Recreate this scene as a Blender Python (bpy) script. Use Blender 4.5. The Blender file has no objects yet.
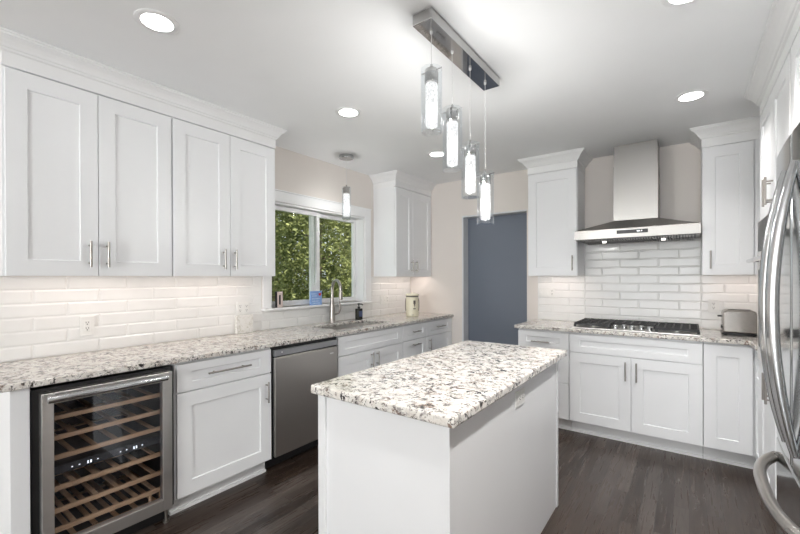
import bpy, bmesh, math, random
from mathutils import Vector, Matrix
random.seed(7)
C = bpy.context.scene.collection
SC = bpy.context.scene

# ------------------------------------------------------------------ camera
CAM = bpy.data.cameras.new('camera'); cam = bpy.data.objects.new('camera', CAM); C.objects.link(cam)
FPX, EYE = 395.207, 1.3572
YAW, PITCH, ROLL = 0.6319, -0.0024, -0.0032
f_ = Vector((-math.sin(YAW), math.cos(YAW), 0)); r_ = Vector((math.cos(YAW), math.sin(YAW), 0)); u_ = Vector((0, 0, 1))
f_, u_ = f_*math.cos(PITCH)+u_*math.sin(PITCH), u_*math.cos(PITCH)-f_*math.sin(PITCH)
r_, u_ = r_*math.cos(ROLL)+u_*math.sin(ROLL), u_*math.cos(ROLL)-r_*math.sin(ROLL)
M4 = Matrix((r_, u_, -f_)).transposed().to_4x4(); M4.translation = (0, 0, EYE)
cam.matrix_world = M4
CAM.sensor_width = 36; CAM.sensor_fit = 'HORIZONTAL'; CAM.lens = FPX*36/800
CAM.shift_y = (278.75-267)/800; CAM.clip_start = 0.02
SC.camera = cam

# ------------------------------------------------------------------ world, sun, daylight, fill lights, exposure
SC.view_settings.view_transform = 'Standard'; SC.view_settings.look = 'None'
SC.view_settings.exposure = 0.02; SC.view_settings.gamma = 1.0
W = bpy.data.worlds.new('sky'); SC.world = W; W.use_nodes = True
bg = W.node_tree.nodes['Background']; bg.inputs[0].default_value = (0.88, 0.94, 1.0, 1); bg.inputs[1].default_value = 1.0

def light(name, kind, loc, power, color=(1, 1, 1), rot=None, size=None, size_y=None, radius=None, spread=None, aim=None):
    l = bpy.data.lights.new(name, kind); l.energy = power; l.color = color
    if size: l.size = size
    if size_y: l.shape = 'RECTANGLE'; l.size_y = size_y
    if radius: l.shadow_soft_size = radius
    if spread: l.spread = spread
    o = bpy.data.objects.new(name, l); C.objects.link(o); o.location = loc
    if aim is not None:
        o.rotation_euler = Vector(aim).to_track_quat('-Z', 'Y').to_euler()
    elif rot: o.rotation_euler = rot
    return o
sun = light('sun', 'SUN', (6, 6, 12), 11.0, (1.0, .92, .76), aim=(-.62, -.16, -.77)); sun.data.angle = .01
# daylight through the glass doors at the back of the room, then two added fill lights
light('daylight_glass_doors', 'AREA', (-1.0, -8.06, 1.15), 112, (.975, .985, 1.0), size=3.2, size_y=2.1, aim=(0, 1, 0.1))
light('side_fill_light', 'AREA', (1.11, -6.65, 1.08), 490, (.97, .985, 1.0), size=2.1, size_y=2.5, aim=(-1, .5, 0))  # added fill from the right to brighten low side faces
light('bounce_fill_light', 'AREA', (-.7, -2.3, 1.45), 22, (1.0, 1.0, .995), size=3.0, size_y=2.4, aim=(.1, .5, 1))  # added upward fill for the ceiling, stands for no fixture
SC.cycles.use_denoising = True
SC.cycles.max_bounces = 12; SC.cycles.diffuse_bounces = 6; SC.cycles.glossy_bounces = 5; SC.cycles.transparent_max_bounces = 16
SC.cycles.sample_clamp_indirect = 6.0; SC.cycles.caustics_reflective = False; SC.cycles.caustics_refractive = False

# ------------------------------------------------------------------ materials
def mat(name):
    m = bpy.data.materials.new(name); m.use_nodes = True
    nt = m.node_tree; return m, nt, nt.nodes['Principled BSDF']
def setp(b, **k):
    for a, v in k.items():
        n = {'color': 'Base Color', 'rough': 'Roughness', 'metal': 'Metallic', 'spec': 'Specular IOR Level', 'coat': 'Coat Weight',
             'coatr': 'Coat Roughness', 'emit': 'Emission Color', 'emits': 'Emission Strength', 'trans': 'Transmission Weight', 'ior': 'IOR', 'aniso': 'Anisotropic'}[a]
        b.inputs[n].default_value = (*v, 1) if isinstance(v, tuple) else v
def N(nt, t, **k):
    n = nt.nodes.new(t)
    for a, v in k.items():
        if a.startswith('i_'): n.inputs[a[2:].replace('_', ' ')].default_value = v
        else: setattr(n, a, v)
    return n
def pos(nt, scale=(1, 1, 1), rot=(0, 0, 0)):
    g = N(nt, 'ShaderNodeNewGeometry'); mp = N(nt, 'ShaderNodeMapping')
    mp.inputs['Scale'].default_value = scale; mp.inputs['Rotation'].default_value = rot
    nt.links.new(g.outputs['Position'], mp.inputs['Vector']); return mp.outputs[0]
def ramp(nt, src, stops, interp='LINEAR'):
    r = N(nt, 'ShaderNodeValToRGB'); e = r.color_ramp.elements; r.color_ramp.interpolation = interp
    while len(e) < len(stops): e.new(.5)
    for el, (p, c) in zip(e, stops): el.position = p; el.color = (*c, 1) if isinstance(c, tuple) else (c, c, c, 1)
    nt.links.new(src, r.inputs[0]); return r.outputs[0]
def mix(nt, fac, a, b, mode='MIX'):
    m = N(nt, 'ShaderNodeMix', data_type='RGBA', blend_type=mode)
    for s, v in ((0, fac), (6, a), (7, b)):
        if isinstance(v, (tuple, float, int)): m.inputs[s].default_value = (*v, 1) if isinstance(v, tuple) else v
        else: nt.links.new(v, m.inputs[s])
    return m.outputs[2]
def bump(nt, b, src, strength=.1, dist=.002):
    n = N(nt, 'ShaderNodeBump', i_Strength=strength, i_Distance=dist); nt.links.new(src, n.inputs['Height']); nt.links.new(n.outputs[0], b.inputs['Normal'])
def noise(nt, v, scale, detail=3., rough=.5, dist=0.):
    n = N(nt, 'ShaderNodeTexNoise'); n.inputs['Scale'].default_value = scale; n.inputs['Detail'].default_value = detail
    n.inputs['Roughness'].default_value = rough; n.inputs['Distortion'].default_value = dist
    nt.links.new(v, n.inputs['Vector']); return n.outputs[0]
def paint(name, c, rough=.4, var=.02, spec=.5):
    m, nt, b = mat(name); setp(b, rough=rough, spec=spec)
    n = noise(nt, pos(nt), 3.0, 2)
    nt.links.new(ramp(nt, n, [(.3, tuple(x*(1-var) for x in c)), (.7, c)]), b.inputs['Base Color'])
    bump(nt, b, noise(nt, pos(nt), 260, 2), .03, .0008); return m
def plain(name, c, rough=.4, metal=0., spec=.5, **k):
    m, nt, b = mat(name); setp(b, rough=rough, metal=metal, spec=spec, **k)
    n = noise(nt, pos(nt), 40, 2)
    nt.links.new(ramp(nt, n, [(.3, tuple(x*.96 for x in c)), (.7, c)]), b.inputs['Base Color']); return m
def steel(name, c, rough, sc=(4, 4, 60), rv=.03, dv=.95):
    m, nt, b = mat(name); setp(b, metal=1.0)
    n = noise(nt, pos(nt, sc), 1.0, 2, .5)
    nt.links.new(ramp(nt, n, [(.25, tuple(x*dv for x in c)), (.75, c)]), b.inputs['Base Color'])
    nt.links.new(ramp(nt, n, [(.2, max(rough-rv, .02)), (.8, rough+rv)]), b.inputs['Roughness']); return m

WHITE = paint('white_cabinet_paint', (.855, .865, .88), .32)
TRIMW = paint('white_trim_paint', (.86, .865, .87), .38)
CEIL = paint('ceiling_paint', (.91, .92, .93), .8)
WALL = paint('beige_wall_paint', (.75, .705, .665), .65)
SLATE = paint('slate_blue_paint', (.145, .168, .212), .34)
JAMB = paint('door_jamb_paint', (.70, .71, .73), .45)
TILE, nt, b = mat('white_glazed_tile'); setp(b, color=(.83, .83, .82), rough=.17)
nt.links.new(ramp(nt, noise(nt, pos(nt), 6, 2), [(.3, (.80, .80, .79)), (.7, (.84, .84, .83))]), b.inputs['Base Color'])
bump(nt, b, noise(nt, pos(nt), 14, 2), .12, .002)
STEEL = steel('brushed_stainless', (.80, .785, .765), .36, (1, 1, 25))
STEELV = steel('brushed_stainless_upright', (.52, .495, .47), .28, (1.5, 1.5, .5), .03)
TOASTS = steel('toaster_stainless', (.42, .395, .37), .22, (3, 3, 1))
FILTER = plain('filter_steel', (.16, .155, .15), .4, 1.0)
STEELH = steel('hood_stainless', (.38, .368, .352), .36, (3, 3, .6), .06)
FRIDGE = steel('fridge_stainless', (.56, .57, .575), .11, (2, 2, .5), .02)
NICKEL = steel('satin_nickel', (.40, .375, .35), .30, (30, 30, 30))
HANDLES = steel('polished_appliance_handle', (.52, .53, .54), .14, (20, 20, 20), .02)
CHROME = plain('chrome', (.58, .575, .57), .05, 1.0)
BLACK = plain('black_plastic', (.012, .012, .013), .35)
IRON = plain('cast_iron', (.025, .025, .027), .55)
DGREY = plain('dark_grey_enamel', (.06, .062, .066), .4)
GREYSTRIP = plain('control_strip_grey', (.36, .365, .38), .3, .75)
DARKGAP = plain('dark_interior', (.02, .02, .02), .8)
PLASTIC = plain('white_plastic', (.82, .82, .80), .35)
SLOT = plain('outlet_slot', (.03, .03, .03), .6)
CREAM = plain('cream_ceramic', (.80, .75, .58), .25)
BROWNMARK = plain('brown_print', (.12, .10, .08), .5)
PINK = plain('pale_pink_card', (.66, .55, .52), .5)
BLUE = plain('blue_card', (.25, .40, .72), .45)
BLUEL = plain('pale_blue_print', (.55, .68, .88), .5)
RED = plain('red_print', (.65, .03, .04), .5)
NAVY = plain('navy_label', (.06, .09, .20), .5)
SOAPB = plain('amber_black_bottle', (.035, .035, .03), .12, 0, .6)
STRING = plain('white_cord', (.75, .75, .75), .5)
WOODS, nt, b = mat('beech_shelf_wood'); setp(b, rough=.5)
nt.links.new(ramp(nt, noise(nt, pos(nt, (30, 4, 30)), 3, 4), [(.3, (.66, .40, .22)), (.7, (.80, .54, .33))]), b.inputs['Base Color'])
BARK, nt, b = mat('bark'); setp(b, rough=.9)
nt.links.new(ramp(nt, noise(nt, pos(nt, (8, 8, 2)), 5, 5), [(.3, (.06, .045, .035)), (.7, (.22, .17, .13))]), b.inputs['Base Color'])
MARBLE, nt, b = mat('white_marble'); setp(b, rough=.25, color=(.80, .79, .75))
nt.links.new(ramp(nt, noise(nt, pos(nt), 22, 6, .65, 1.5), [(.35, (.62, .60, .54)), (.5, (.82, .81, .78)), (.8, (.86, .85, .83))]), b.inputs['Base Color'])

# granite: cream ground, grey clouds, brown and black flecks
GRAN, nt, b = mat('speckled_granite'); setp(b, rough=.12, spec=.5)
p = pos(nt)
wv = N(nt, 'ShaderNodeTexNoise'); wv.inputs['Scale'].default_value = 14; wv.inputs['Detail'].default_value = 3; nt.links.new(p, wv.inputs['Vector'])
wp = N(nt, 'ShaderNodeMix', data_type='RGBA', blend_type='ADD'); wp.inputs[0].default_value = .05; nt.links.new(p, wp.inputs[6]); nt.links.new(wv.outputs[1], wp.inputs[7])
q = wp.outputs[2]
base = ramp(nt, noise(nt, q, 16, 6, .68), [(.30, (.46, .40, .36)), (.42, (.70, .66, .61)), (.58, (.80, .78, .74))])
gre = ramp(nt, noise(nt, q, 26, 6, .72), [(.57, 0.), (.62, .9)])
c1 = mix(nt, gre, base, (.36, .335, .325))
tan = ramp(nt, noise(nt, q, 19, 5, .7), [(.585, 0.), (.63, 1.)])
c2 = mix(nt, tan, c1, (.26, .19, .155))
big = ramp(nt, noise(nt, q, 11, 3, .6), [(.40, .15), (.54, 1.)])
def times(a, c_):
    n_ = N(nt, 'ShaderNodeMath', operation='MULTIPLY', use_clamp=True); nt.links.new(a, n_.inputs[0]); nt.links.new(c_, n_.inputs[1]); return n_.outputs[0]
vein = ramp(nt, noise(nt, q, 17, 5, .66, .6), [(.470, 0.), (.488, 1.), (.505, 1.), (.523, 0.)])
c2b = mix(nt, times(vein, ramp(nt, noise(nt, q, 31, 3, .6), [(.48, 0.), (.55, .95)])), c2, (.11, .085, .075))
blk = ramp(nt, noise(nt, q, 40, 6, .70), [(.545, 0.), (.575, 1.)])
c3 = mix(nt, times(blk, big), c2b, (.028, .024, .024))
nt.links.new(c3, b.inputs['Base Color'])

# dark oak strip floor, boards running along y
FLOOR, nt, b = mat('dark_oak_boards'); setp(b, spec=.45)
g = N(nt, 'ShaderNodeNewGeometry'); sx = N(nt, 'ShaderNodeSeparateXYZ'); nt.links.new(g.outputs['Position'], sx.inputs[0])
cx = N(nt, 'ShaderNodeCombineXYZ'); nt.links.new(sx.outputs['Y'], cx.inputs['X']); nt.links.new(sx.outputs['X'], cx.inputs['Y'])
br = N(nt, 'ShaderNodeTexBrick', offset=.37, offset_frequency=2, squash=1.0)
for k, v in {'Color1': (0, 0, 0, 1), 'Color2': (1, 1, 1, 1), 'Mortar': (.5, .5, .5, 1), 'Scale': 1.0, 'Mortar Size': .0016, 'Mortar Smooth': .1, 'Bias': 0., 'Brick Width': .95, 'Row Height': .078}.items(): br.inputs[k].default_value = v
nt.links.new(cx.outputs[0], br.inputs['Vector'])
b2 = N(nt, 'ShaderNodeTexBrick', offset=.37, offset_frequency=2, squash=1.0)
for k, v in {'Color1': (0, 0, 0, 1), 'Color2': (1, 1, 1, 1), 'Scale': 1.0, 'Mortar Size': 0., 'Bias': 0., 'Brick Width': .95, 'Row Height': .078}.items(): b2.inputs[k].default_value = v
nt.links.new(cx.outputs[0], b2.inputs['Vector'])
tone = ramp(nt, b2.outputs['Color'], [(0, (.031, .020, .015)), (.35, (.052, .036, .028)), (.7, (.062, .048, .041)), (1, (.090, .070, .059))])
vv = N(nt, 'ShaderNodeVectorMath', operation='MULTIPLY_ADD'); nt.links.new(g.outputs['Position'], vv.inputs[0]); vv.inputs[1].default_value = (26, 1.5, 1)
sc2 = N(nt, 'ShaderNodeVectorMath', operation='SCALE'); nt.links.new(b2.outputs['Color'], sc2.inputs[0]); sc2.inputs['Scale'].default_value = 37.; nt.links.new(sc2.outputs[0], vv.inputs[2])
grain = noise(nt, vv.outputs[0], 2.2, 4, .6, .6)
gcol = ramp(nt, grain, [(.30, .62), (.50, 1.0), (.72, 1.3)])
col = mix(nt, 1.0, tone, gcol, 'MULTIPLY')
col = mix(nt, br.outputs['Fac'], col, (.012, .008, .007))
nt.links.new(col, b.inputs['Base Color'])
nt.links.new(ramp(nt, grain, [(.3, .36), (.7, .24)]), b.inputs['Roughness'])
bump(nt, b, grain, .12, .001)

def thin_glass(name, tint=(.97, .98, .98), base=.03, ior=1.45, rough=.0):
    m = bpy.data.materials.new(name); m.use_nodes = True; nt = m.node_tree; nt.nodes.clear()
    out = N(nt, 'ShaderNodeOutputMaterial'); mx = N(nt, 'ShaderNodeMixShader'); t = N(nt, 'ShaderNodeBsdfTransparent'); t.inputs[0].default_value = (*tint, 1)
    gl = N(nt, 'ShaderNodeBsdfGlossy'); gl.inputs['Roughness'].default_value = rough; gl.inputs[0].default_value = (.95, .97, 1, 1)
    lw = N(nt, 'ShaderNodeLayerWeight'); lw.inputs['Blend'].default_value = .5
    pw = N(nt, 'ShaderNodeMath', operation='POWER'); pw.inputs[1].default_value = 4.0; nt.links.new(lw.outputs['Facing'], pw.inputs[0])
    ad = N(nt, 'ShaderNodeMath', operation='MULTIPLY_ADD', use_clamp=True); ad.inputs[1].default_value = .85; ad.inputs[2].default_value = base
    nt.links.new(pw.outputs[0], ad.inputs[0]); nt.links.new(ad.outputs[0], mx.inputs[0]); nt.links.new(t.outputs[0], mx.inputs[1]); nt.links.new(gl.outputs[0], mx.inputs[2])
    nt.links.new(mx.outputs[0], out.inputs[0]); return m
PANE = thin_glass('window_glass', (.96, .98, .97), .0)
SMOKED = thin_glass('tinted_cooler_glass', (.88, .89, .92), .05, 1.5)
PGLASS = thin_glass('pendant_glass', (.955, .965, .97), .035, 1.5)
def glow(name, c, s):
    m, nt, b = mat(name); setp(b, color=(.9, .9, .9), emit=c, emits=s, rough=.3); return m
LENS = glow('lamp_lens', (1, .97, .93), 9.0)
STRIPGLOW = glow('light_strip_glow', (1, .86, .78), 6.0)
LED = glow('display_led', (.9, .95, 1), 1.6)
HOODLED = glow('hood_lamp', (1, .97, .92), 2.5)
BUBBLE, nt, b = mat('bubble_crystal'); setp(b, color=(.02, .02, .02), rough=.15, emit=(1, .985, .96))
vo = N(nt, 'ShaderNodeTexVoronoi'); vo.inputs['Scale'].default_value = 105; nt.links.new(pos(nt), vo.inputs['Vector'])
nt.links.new(ramp(nt, vo.outputs['Distance'], [(.15, .75), (.45, 1.), (.7, 1.)]), b.inputs['Emission Color'])
mm = N(nt, 'ShaderNodeMath', operation='MULTIPLY'); mm.inputs[1].default_value = 1.5
nt.links.new(ramp(nt, noise(nt, pos(nt), 95, 2), [(.40, .55), (.60, 1.)]), mm.inputs[0]); nt.links.new(mm.outputs[0], b.inputs['Emission Strength'])
tr = N(nt, 'ShaderNodeBsdfTransparent'); ms = N(nt, 'ShaderNodeMixShader'); ms.inputs[0].default_value = .45
nt.links.new(b.outputs[0], ms.inputs[1]); nt.links.new(tr.outputs[0], ms.inputs[2]); nt.links.new(ms.outputs[0], nt.nodes['Material Output'].inputs[0])
def leafmat(name, a, c):
    m, nt, b = mat(name); setp(b, rough=.6, spec=.25)
    cc = ramp(nt, noise(nt, pos(nt), 3.5, 5, .7), [(.3, a), (.7, c)])
    nt.links.new(cc, b.inputs['Base Color'])
    tr = N(nt, 'ShaderNodeBsdfTranslucent'); nt.links.new(cc, tr.inputs[0]); ms = N(nt, 'ShaderNodeMixShader'); ms.inputs[0].default_value = .35
    nt.links.new(b.outputs[0], ms.inputs[1]); nt.links.new(tr.outputs[0], ms.inputs[2]); nt.links.new(ms.outputs[0], nt.nodes['Material Output'].inputs[0]); return m
LEAF = leafmat('hedge_leaves', (.055, .09, .035), (.42, .44, .19))
LEAF2 = leafmat('woodland_leaves', (.12, .16, .05), (.36, .36, .16))
LAWN, nt, b = mat('lawn'); setp(b, rough=.9)
nt.links.new(ramp(nt, noise(nt, pos(nt), 6, 5), [(.3, (.05, .08, .02)), (.7, (.13, .18, .05))]), b.inputs['Base Color'])

# ------------------------------------------------------------------ mesh helpers
def wloc(o):
    v = Vector((0, 0, 0))
    while o is not None: v += o.location; o = o.parent
    return v
class MB:
    def __init__(s): s.v = []; s.f = []; s.sm = []
    def add(s, vs, fs, smooth=False):
        n = len(s.v); s.v += [tuple(v) for v in vs]; s.f += [tuple(i+n for i in f) for f in fs]; s.sm += [smooth]*len(fs); return s
    def box(s, x0, x1, y0, y1, z0, z1):
        x0, x1 = sorted((x0, x1)); y0, y1 = sorted((y0, y1)); z0, z1 = sorted((z0, z1))
        return s.add([(x0, y0, z0), (x1, y0, z0), (x1, y1, z0), (x0, y1, z0), (x0, y0, z1), (x1, y0, z1), (x1, y1, z1), (x0, y1, z1)],
                     [(0, 3, 2, 1), (4, 5, 6, 7), (0, 1, 5, 4), (1, 2, 6, 5), (2, 3, 7, 6), (3, 0, 4, 7)])
    def cyl(s, a, b_, r, seg=16, r2=None, cap=True):
        return s.tube([a, b_], [r, r if r2 is None else r2], seg, cap)
    def tube(s, pts, r, seg=12, cap=True, flat=None):
        pts = [Vector(p) for p in pts]; n = len(pts); rs = r if isinstance(r, (list, tuple)) else [r]*n
        t0 = (pts[1]-pts[0]).normalized(); ref = Vector((0, 0, 1)) if abs(t0.z) < .9 else Vector((1, 0, 0))
        a = t0.cross(ref).normalized(); vs = []; fs = []
        for i, p in enumerate(pts):
            t = (pts[min(i+1, n-1)]-pts[max(i-1, 0)]).normalized()
            a = (a-t*a.dot(t)).normalized(); b_ = t.cross(a)
            for k in range(seg):
                th = 2*math.pi*k/seg; vs.append(p+(a*math.cos(th)+b_*math.sin(th)*(flat or 1))*rs[i])
        for i in range(n-1):
            for k in range(seg):
                k2 = (k+1) % seg; fs.append((i*seg+k, i*seg+k2, (i+1)*seg+k2, (i+1)*seg+k))
        s.add(vs, fs, True)
        if cap:
            s.add(vs[:seg][::-1], [tuple(range(seg))]); s.add(vs[-seg:], [tuple(range(seg))])
        return s
    def lathe(s, c, prof, seg=28, smooth=True):
        vs = []; fs = []
        for (r, z) in prof:
            for k in range(seg):
                th = 2*math.pi*k/seg; vs.append((c[0]+r*math.cos(th), c[1]+r*math.sin(th), c[2]+z))
        for i in range(len(prof)-1):
            for k in range(seg):
                k2 = (k+1) % seg; fs.append((i*seg+k, i*seg+k2, (i+1)*seg+k2, (i+1)*seg+k))
        s.add(vs, fs, smooth)
        if prof[0][0] > 1e-5: s.add(vs[:seg][::-1], [tuple(range(seg))])
        if prof[-1][0] > 1e-5: s.add(vs[-seg:], [tuple(range(seg))])
        return s
    def prism(s, poly, fn, d0, d1):        # poly of (a, b); fn(a, b, d) -> xyz
        n = len(poly); vs = [fn(a, b_, d0) for a, b_ in poly]+[fn(a, b_, d1) for a, b_ in poly]
        return s.add(vs, [tuple(range(n))[::-1], tuple(range(n, 2*n))]+[(i, (i+1) % n, (i+1) % n+n, i+n) for i in range(n)])
    def grid(s, xs, ys, keep, z0, z1):     # slab on a grid of cells with cells left out
        vs = {}; fs = []; L = []
        def V(i, j, k):
            if (i, j, k) not in vs: vs[(i, j, k)] = len(L); L.append((xs[i], ys[j], (z0, z1)[k]))
            return vs[(i, j, k)]
        K = lambda i, j: 0 <= i < len(xs)-1 and 0 <= j < len(ys)-1 and keep(i, j)
        for i in range(len(xs)-1):
            for j in range(len(ys)-1):
                if not K(i, j): continue
                fs.append((V(i, j, 1), V(i+1, j, 1), V(i+1, j+1, 1), V(i, j+1, 1))); fs.append((V(i, j, 0), V(i, j+1, 0), V(i+1, j+1, 0), V(i+1, j, 0)))
                if not K(i-1, j): fs.append((V(i, j, 0), V(i, j, 1), V(i, j+1, 1), V(i, j+1, 0)))
                if not K(i+1, j): fs.append((V(i+1, j, 0), V(i+1, j+1, 0), V(i+1, j+1, 1), V(i+1, j, 1)))
                if not K(i, j-1): fs.append((V(i, j, 0), V(i+1, j, 0), V(i+1, j, 1), V(i, j, 1)))
                if not K(i, j+1): fs.append((V(i, j+1, 0), V(i, j+1, 1), V(i+1, j+1, 1), V(i+1, j+1, 0)))
        return s.add(L, fs)
    def build(s, name, m, parent=None, bevel=0., seg=2, origin=None, fix=True):
        o0 = wloc(parent) if parent is not None else Vector(origin) if origin is not None else None
        if o0 is None:
            xs, ys, zs = zip(*s.v); o0 = Vector(((min(xs)+max(xs))/2, (min(ys)+max(ys))/2, min(zs)))
        me = bpy.data.meshes.new(name); me.from_pydata([tuple(Vector(v)-o0) for v in s.v], [], s.f)
        me.polygons.foreach_set('use_smooth', s.sm)
        if fix:
            bm = bmesh.new(); bm.from_mesh(me); bmesh.ops.recalc_face_normals(bm, faces=bm.faces); bm.to_mesh(me); bm.free()
        me.materials.append(m); me.update()
        if any(s.sm): me.set_sharp_from_angle(angle=math.radians(40))
        o = bpy.data.objects.new(name, me); C.objects.link(o)
        if parent is not None: o.parent = parent
        else: o.location = o0
        if bevel:
            md = o.modifiers.new('edge', 'BEVEL'); md.width = bevel; md.segments = seg; md.limit_method = 'ANGLE'; md.angle_limit = math.radians(35)
        return o
def tag(o, label=None, cat=None, group=None, kind=None):
    if label: o['label'] = label
    if cat: o['category'] = cat
    if group: o['group'] = group
    if kind: o['kind'] = kind
    return o
def thing(name, label, cat, loc, group=None, kind=None):
    o = bpy.data.objects.new(name, None); C.objects.link(o); o.location = loc; o.empty_display_size = .1
    return tag(o, label, cat, group, kind)
def struct(name, mb, m, parent=None, **k):
    o = mb.build(name, m, parent, **k)
    return o if parent is not None else tag(o, kind='structure')
def copy_tree(o, parent=None):
    c = o.copy(); C.objects.link(c); c.parent = parent
    for ch in list(o.children): copy_tree(ch, c)
    return c
# face maps: u along the face, v up, d outwards from the door front
XB, XU, YB, YU, XR = -2.325, -2.614, 3.64, 3.913, .363
def FL(face): return lambda u, v, d: (face+d, u, v)
def FB(face): return lambda u, v, d: (u, face-d, v)
def FR(face): return lambda u, v, d: (face-d, u, v)
def shaker(P, u0, u1, v0, v1, st=.076, rl=.076, t=.02, rec=.009):
    mb = MB(); bw = .0035
    R = lambda a, d: [P(u0+a[0], v0+a[1], d), P(u1-a[0], v0+a[1], d), P(u1-a[0], v1-a[1], d), P(u0+a[0], v1-a[1], d)]
    vs = R((0, 0), -t)+R((0, 0), -.001)+R((.001, .001), 0)+R((st, rl), 0)+R((st+bw, rl+bw), -rec)
    fs = [(3, 2, 1, 0), (16, 17, 18, 19)]
    for k in range(4):
        for i in range(4): j = (i+1) % 4; fs.append((k*4+i, k*4+j, k*4+4+j, k*4+4+i))
    return mb.add(vs, fs)
def barpull(P, u, v, ln, along='v', off=.032, r=.006):
    mb = MB(); h = ln/2; q = h*.68
    if along == 'v':
        mb.cyl(P(u, v-h, off), P(u, v+h, off), r, 12)
        for k in (-q, q): mb.cyl(P(u, v+k, .0005), P(u, v+k, off), r*.75, 10)
    else:
        mb.cyl(P(u-h, v, off), P(u+h, v, off), r, 12)
        for k in (-q, q): mb.cyl(P(u+k, v, .0005), P(u+k, v, off), r*.75, 10)
    return mb
def front(root, P, kind, u0, u1, v0, v1, handle=None, st=.076, rl=None, mats=None):
    if rl is None: rl = .076 if kind == 'door' else .047
    d = shaker(P, u0, u1, v0, v1, st, rl).build(kind, WHITE, root)
    if handle:
        barpull(P, *handle).build('handle', NICKEL, d)
    return d
def crown(name, label, path, m=TRIMW, ztop=2.520, k_=1.0):
    prof = [(-.02, 2.373), (0, 2.373), (0, 2.438), (.010, 2.444), (.012, 2.452), (.020, 2.456), (.026, 2.468), (.040, 2.484), (.058, 2.497), (.064, 2.500), (.066, 2.508), (.075, 2.511), (.075, ztop), (-.02, ztop)]
    prof = [(d*k_ if d > 0 else d, z) for d, z in prof]
    pts = [Vector((*p, 0)) for p in path]; n = len(pts); rings = []
    nr = []
    for i in range(n-1):
        d = (pts[i+1]-pts[i]).normalized(); nr.append(Vector((d.y, -d.x, 0)))
    for i, p in enumerate(pts):
        if i == 0: m_ = nr[0]
        elif i == n-1: m_ = nr[-1]
        else:
            a, b_ = nr[i-1], nr[i]; m_ = (a+b_)/(1+a.dot(b_))
        rings.append([(p+m_*d)+Vector((0, 0, z)) for d, z in prof])
    k = len(prof); vs = [v for r in rings for v in r]; fs = []
    for i in range(n-1):
        for j in range(k): j2 = (j+1) % k; fs.append((i*k+j, i*k+j2, (i+1)*k+j2, (i+1)*k+j))
    fs += [tuple(range(k))[::-1], tuple(range((n-1)*k, n*k))]
    return tag(MB().add(vs, fs).build(name, m), label, 'crown molding')

# ------------------------------------------------------------------ room shell
XW, YW, XE, ZC, YR = -2.937, 4.248, .973, 2.521, -8.0
struct('floor', MB().box(XW-.02, XE, YR, 4.60, -.05, 0), FLOOR)
struct('ceiling', MB().box(XW-.16, XE+.16, YR-.2, 4.75, ZC, ZC+.12), CEIL)
WY0, WY1, WZ0, WZ1 = 2.105, 3.335, 1.098, 2.032        # window over the sink
def wall_with_hole(fn, u0, u1, v0, v1, h, d0, d1):      # a wall slab with one opening
    us = [u0, h[0], h[1], u1]; vs_ = [v0, h[2], h[3], v1]
    mb = MB(); tmp = MB().grid(us, vs_, lambda i, j: not (i == 1 and j == 1) and us[i+1]-us[i] > 1e-6 and vs_[j+1]-vs_[j] > 1e-6, d0, d1)
    return mb.add([fn(*v) for v in tmp.v], tmp.f)
struct('wall_left', wall_with_hole(lambda u, v, d: (d, u, v), YR, 4.6, 0, ZC, (WY0, WY1, WZ0, WZ1), XW-.16, XW), WALL)
DX0, DX1, DZ = -2.189, -1.413, 2.09
bk = MB().box(XW, DX0, YW, YW+.15, 0, ZC).box(DX1, XE, YW, YW+.15, 0, ZC).box(DX0, DX1, YW, YW+.15, DZ, ZC)
struct('wall_back', bk, WALL)
struct('wall_right', wall_with_hole(lambda u, v, d: (d, u, v), YR, 4.6, 0, ZC, (-7.95, -5.35, .02, 2.15), XE, XE+.15), WALL)  # unseen opening behind the camera, added for the side fill
struct('wall_front', wall_with_hole(lambda u, v, d: (u, d, v), XW, XE, 0, ZC, (-2.6, .6, .02, 2.15), YR-.15, YR), WALL)
# doorway in the back wall with the slate blue door standing shut in it
dr = thing('door_1', None, None, (-1.80, YW+.14, 0), kind='structure')
MB().box(DX0+.02, DX1-.002, YW+.118, YW+.148, .008, DZ-.018).build('door_slab', SLATE, dr, .002)
MB().box(DX0, DX0+.018, YW-.004, YW+.148, 0, DZ).box(DX0, DX1, YW-.004, YW+.148, DZ-.016, DZ).build('door_jamb', JAMB, dr)
# glass doors behind the camera
gd = thing('door_2', None, None, (-1, YR-.08, .02), kind='structure')
fm = MB()
for x in (-2.6, -1.04, .54): fm.box(x, x+.06, YR-.11, YR-.05, .02, 2.15)
fm.box(-2.6, .6, YR-.11, YR-.05, .02, .09).box(-2.6, .6, YR-.11, YR-.05, 2.09, 2.15)
fm.build('door_frame', TRIMW, gd)
MB().box(-2.54, .54, YR-.082, YR-.078, .09, 2.09).build('glass_pane', PANE, gd)
# unseen glass doors, added as an opening for the side fill light
gd = thing('added_side_doors', None, None, (XE+.08, -6.65, .02), kind='structure')
fm = MB()
for y in (-7.95, -6.68, -5.41): fm.box(XE+.05, XE+.11, y, y+.06, .02, 2.15)
fm.box(XE+.05, XE+.11, -7.89, -5.41, .02, .09).box(XE+.05, XE+.11, -7.89, -5.41, 2.09, 2.15)
fm.build('door_frame', TRIMW, gd)
MB().box(XE+.078, XE+.082, -7.89, -5.41, .09, 2.09).build('glass_pane', PANE, gd)
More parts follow.
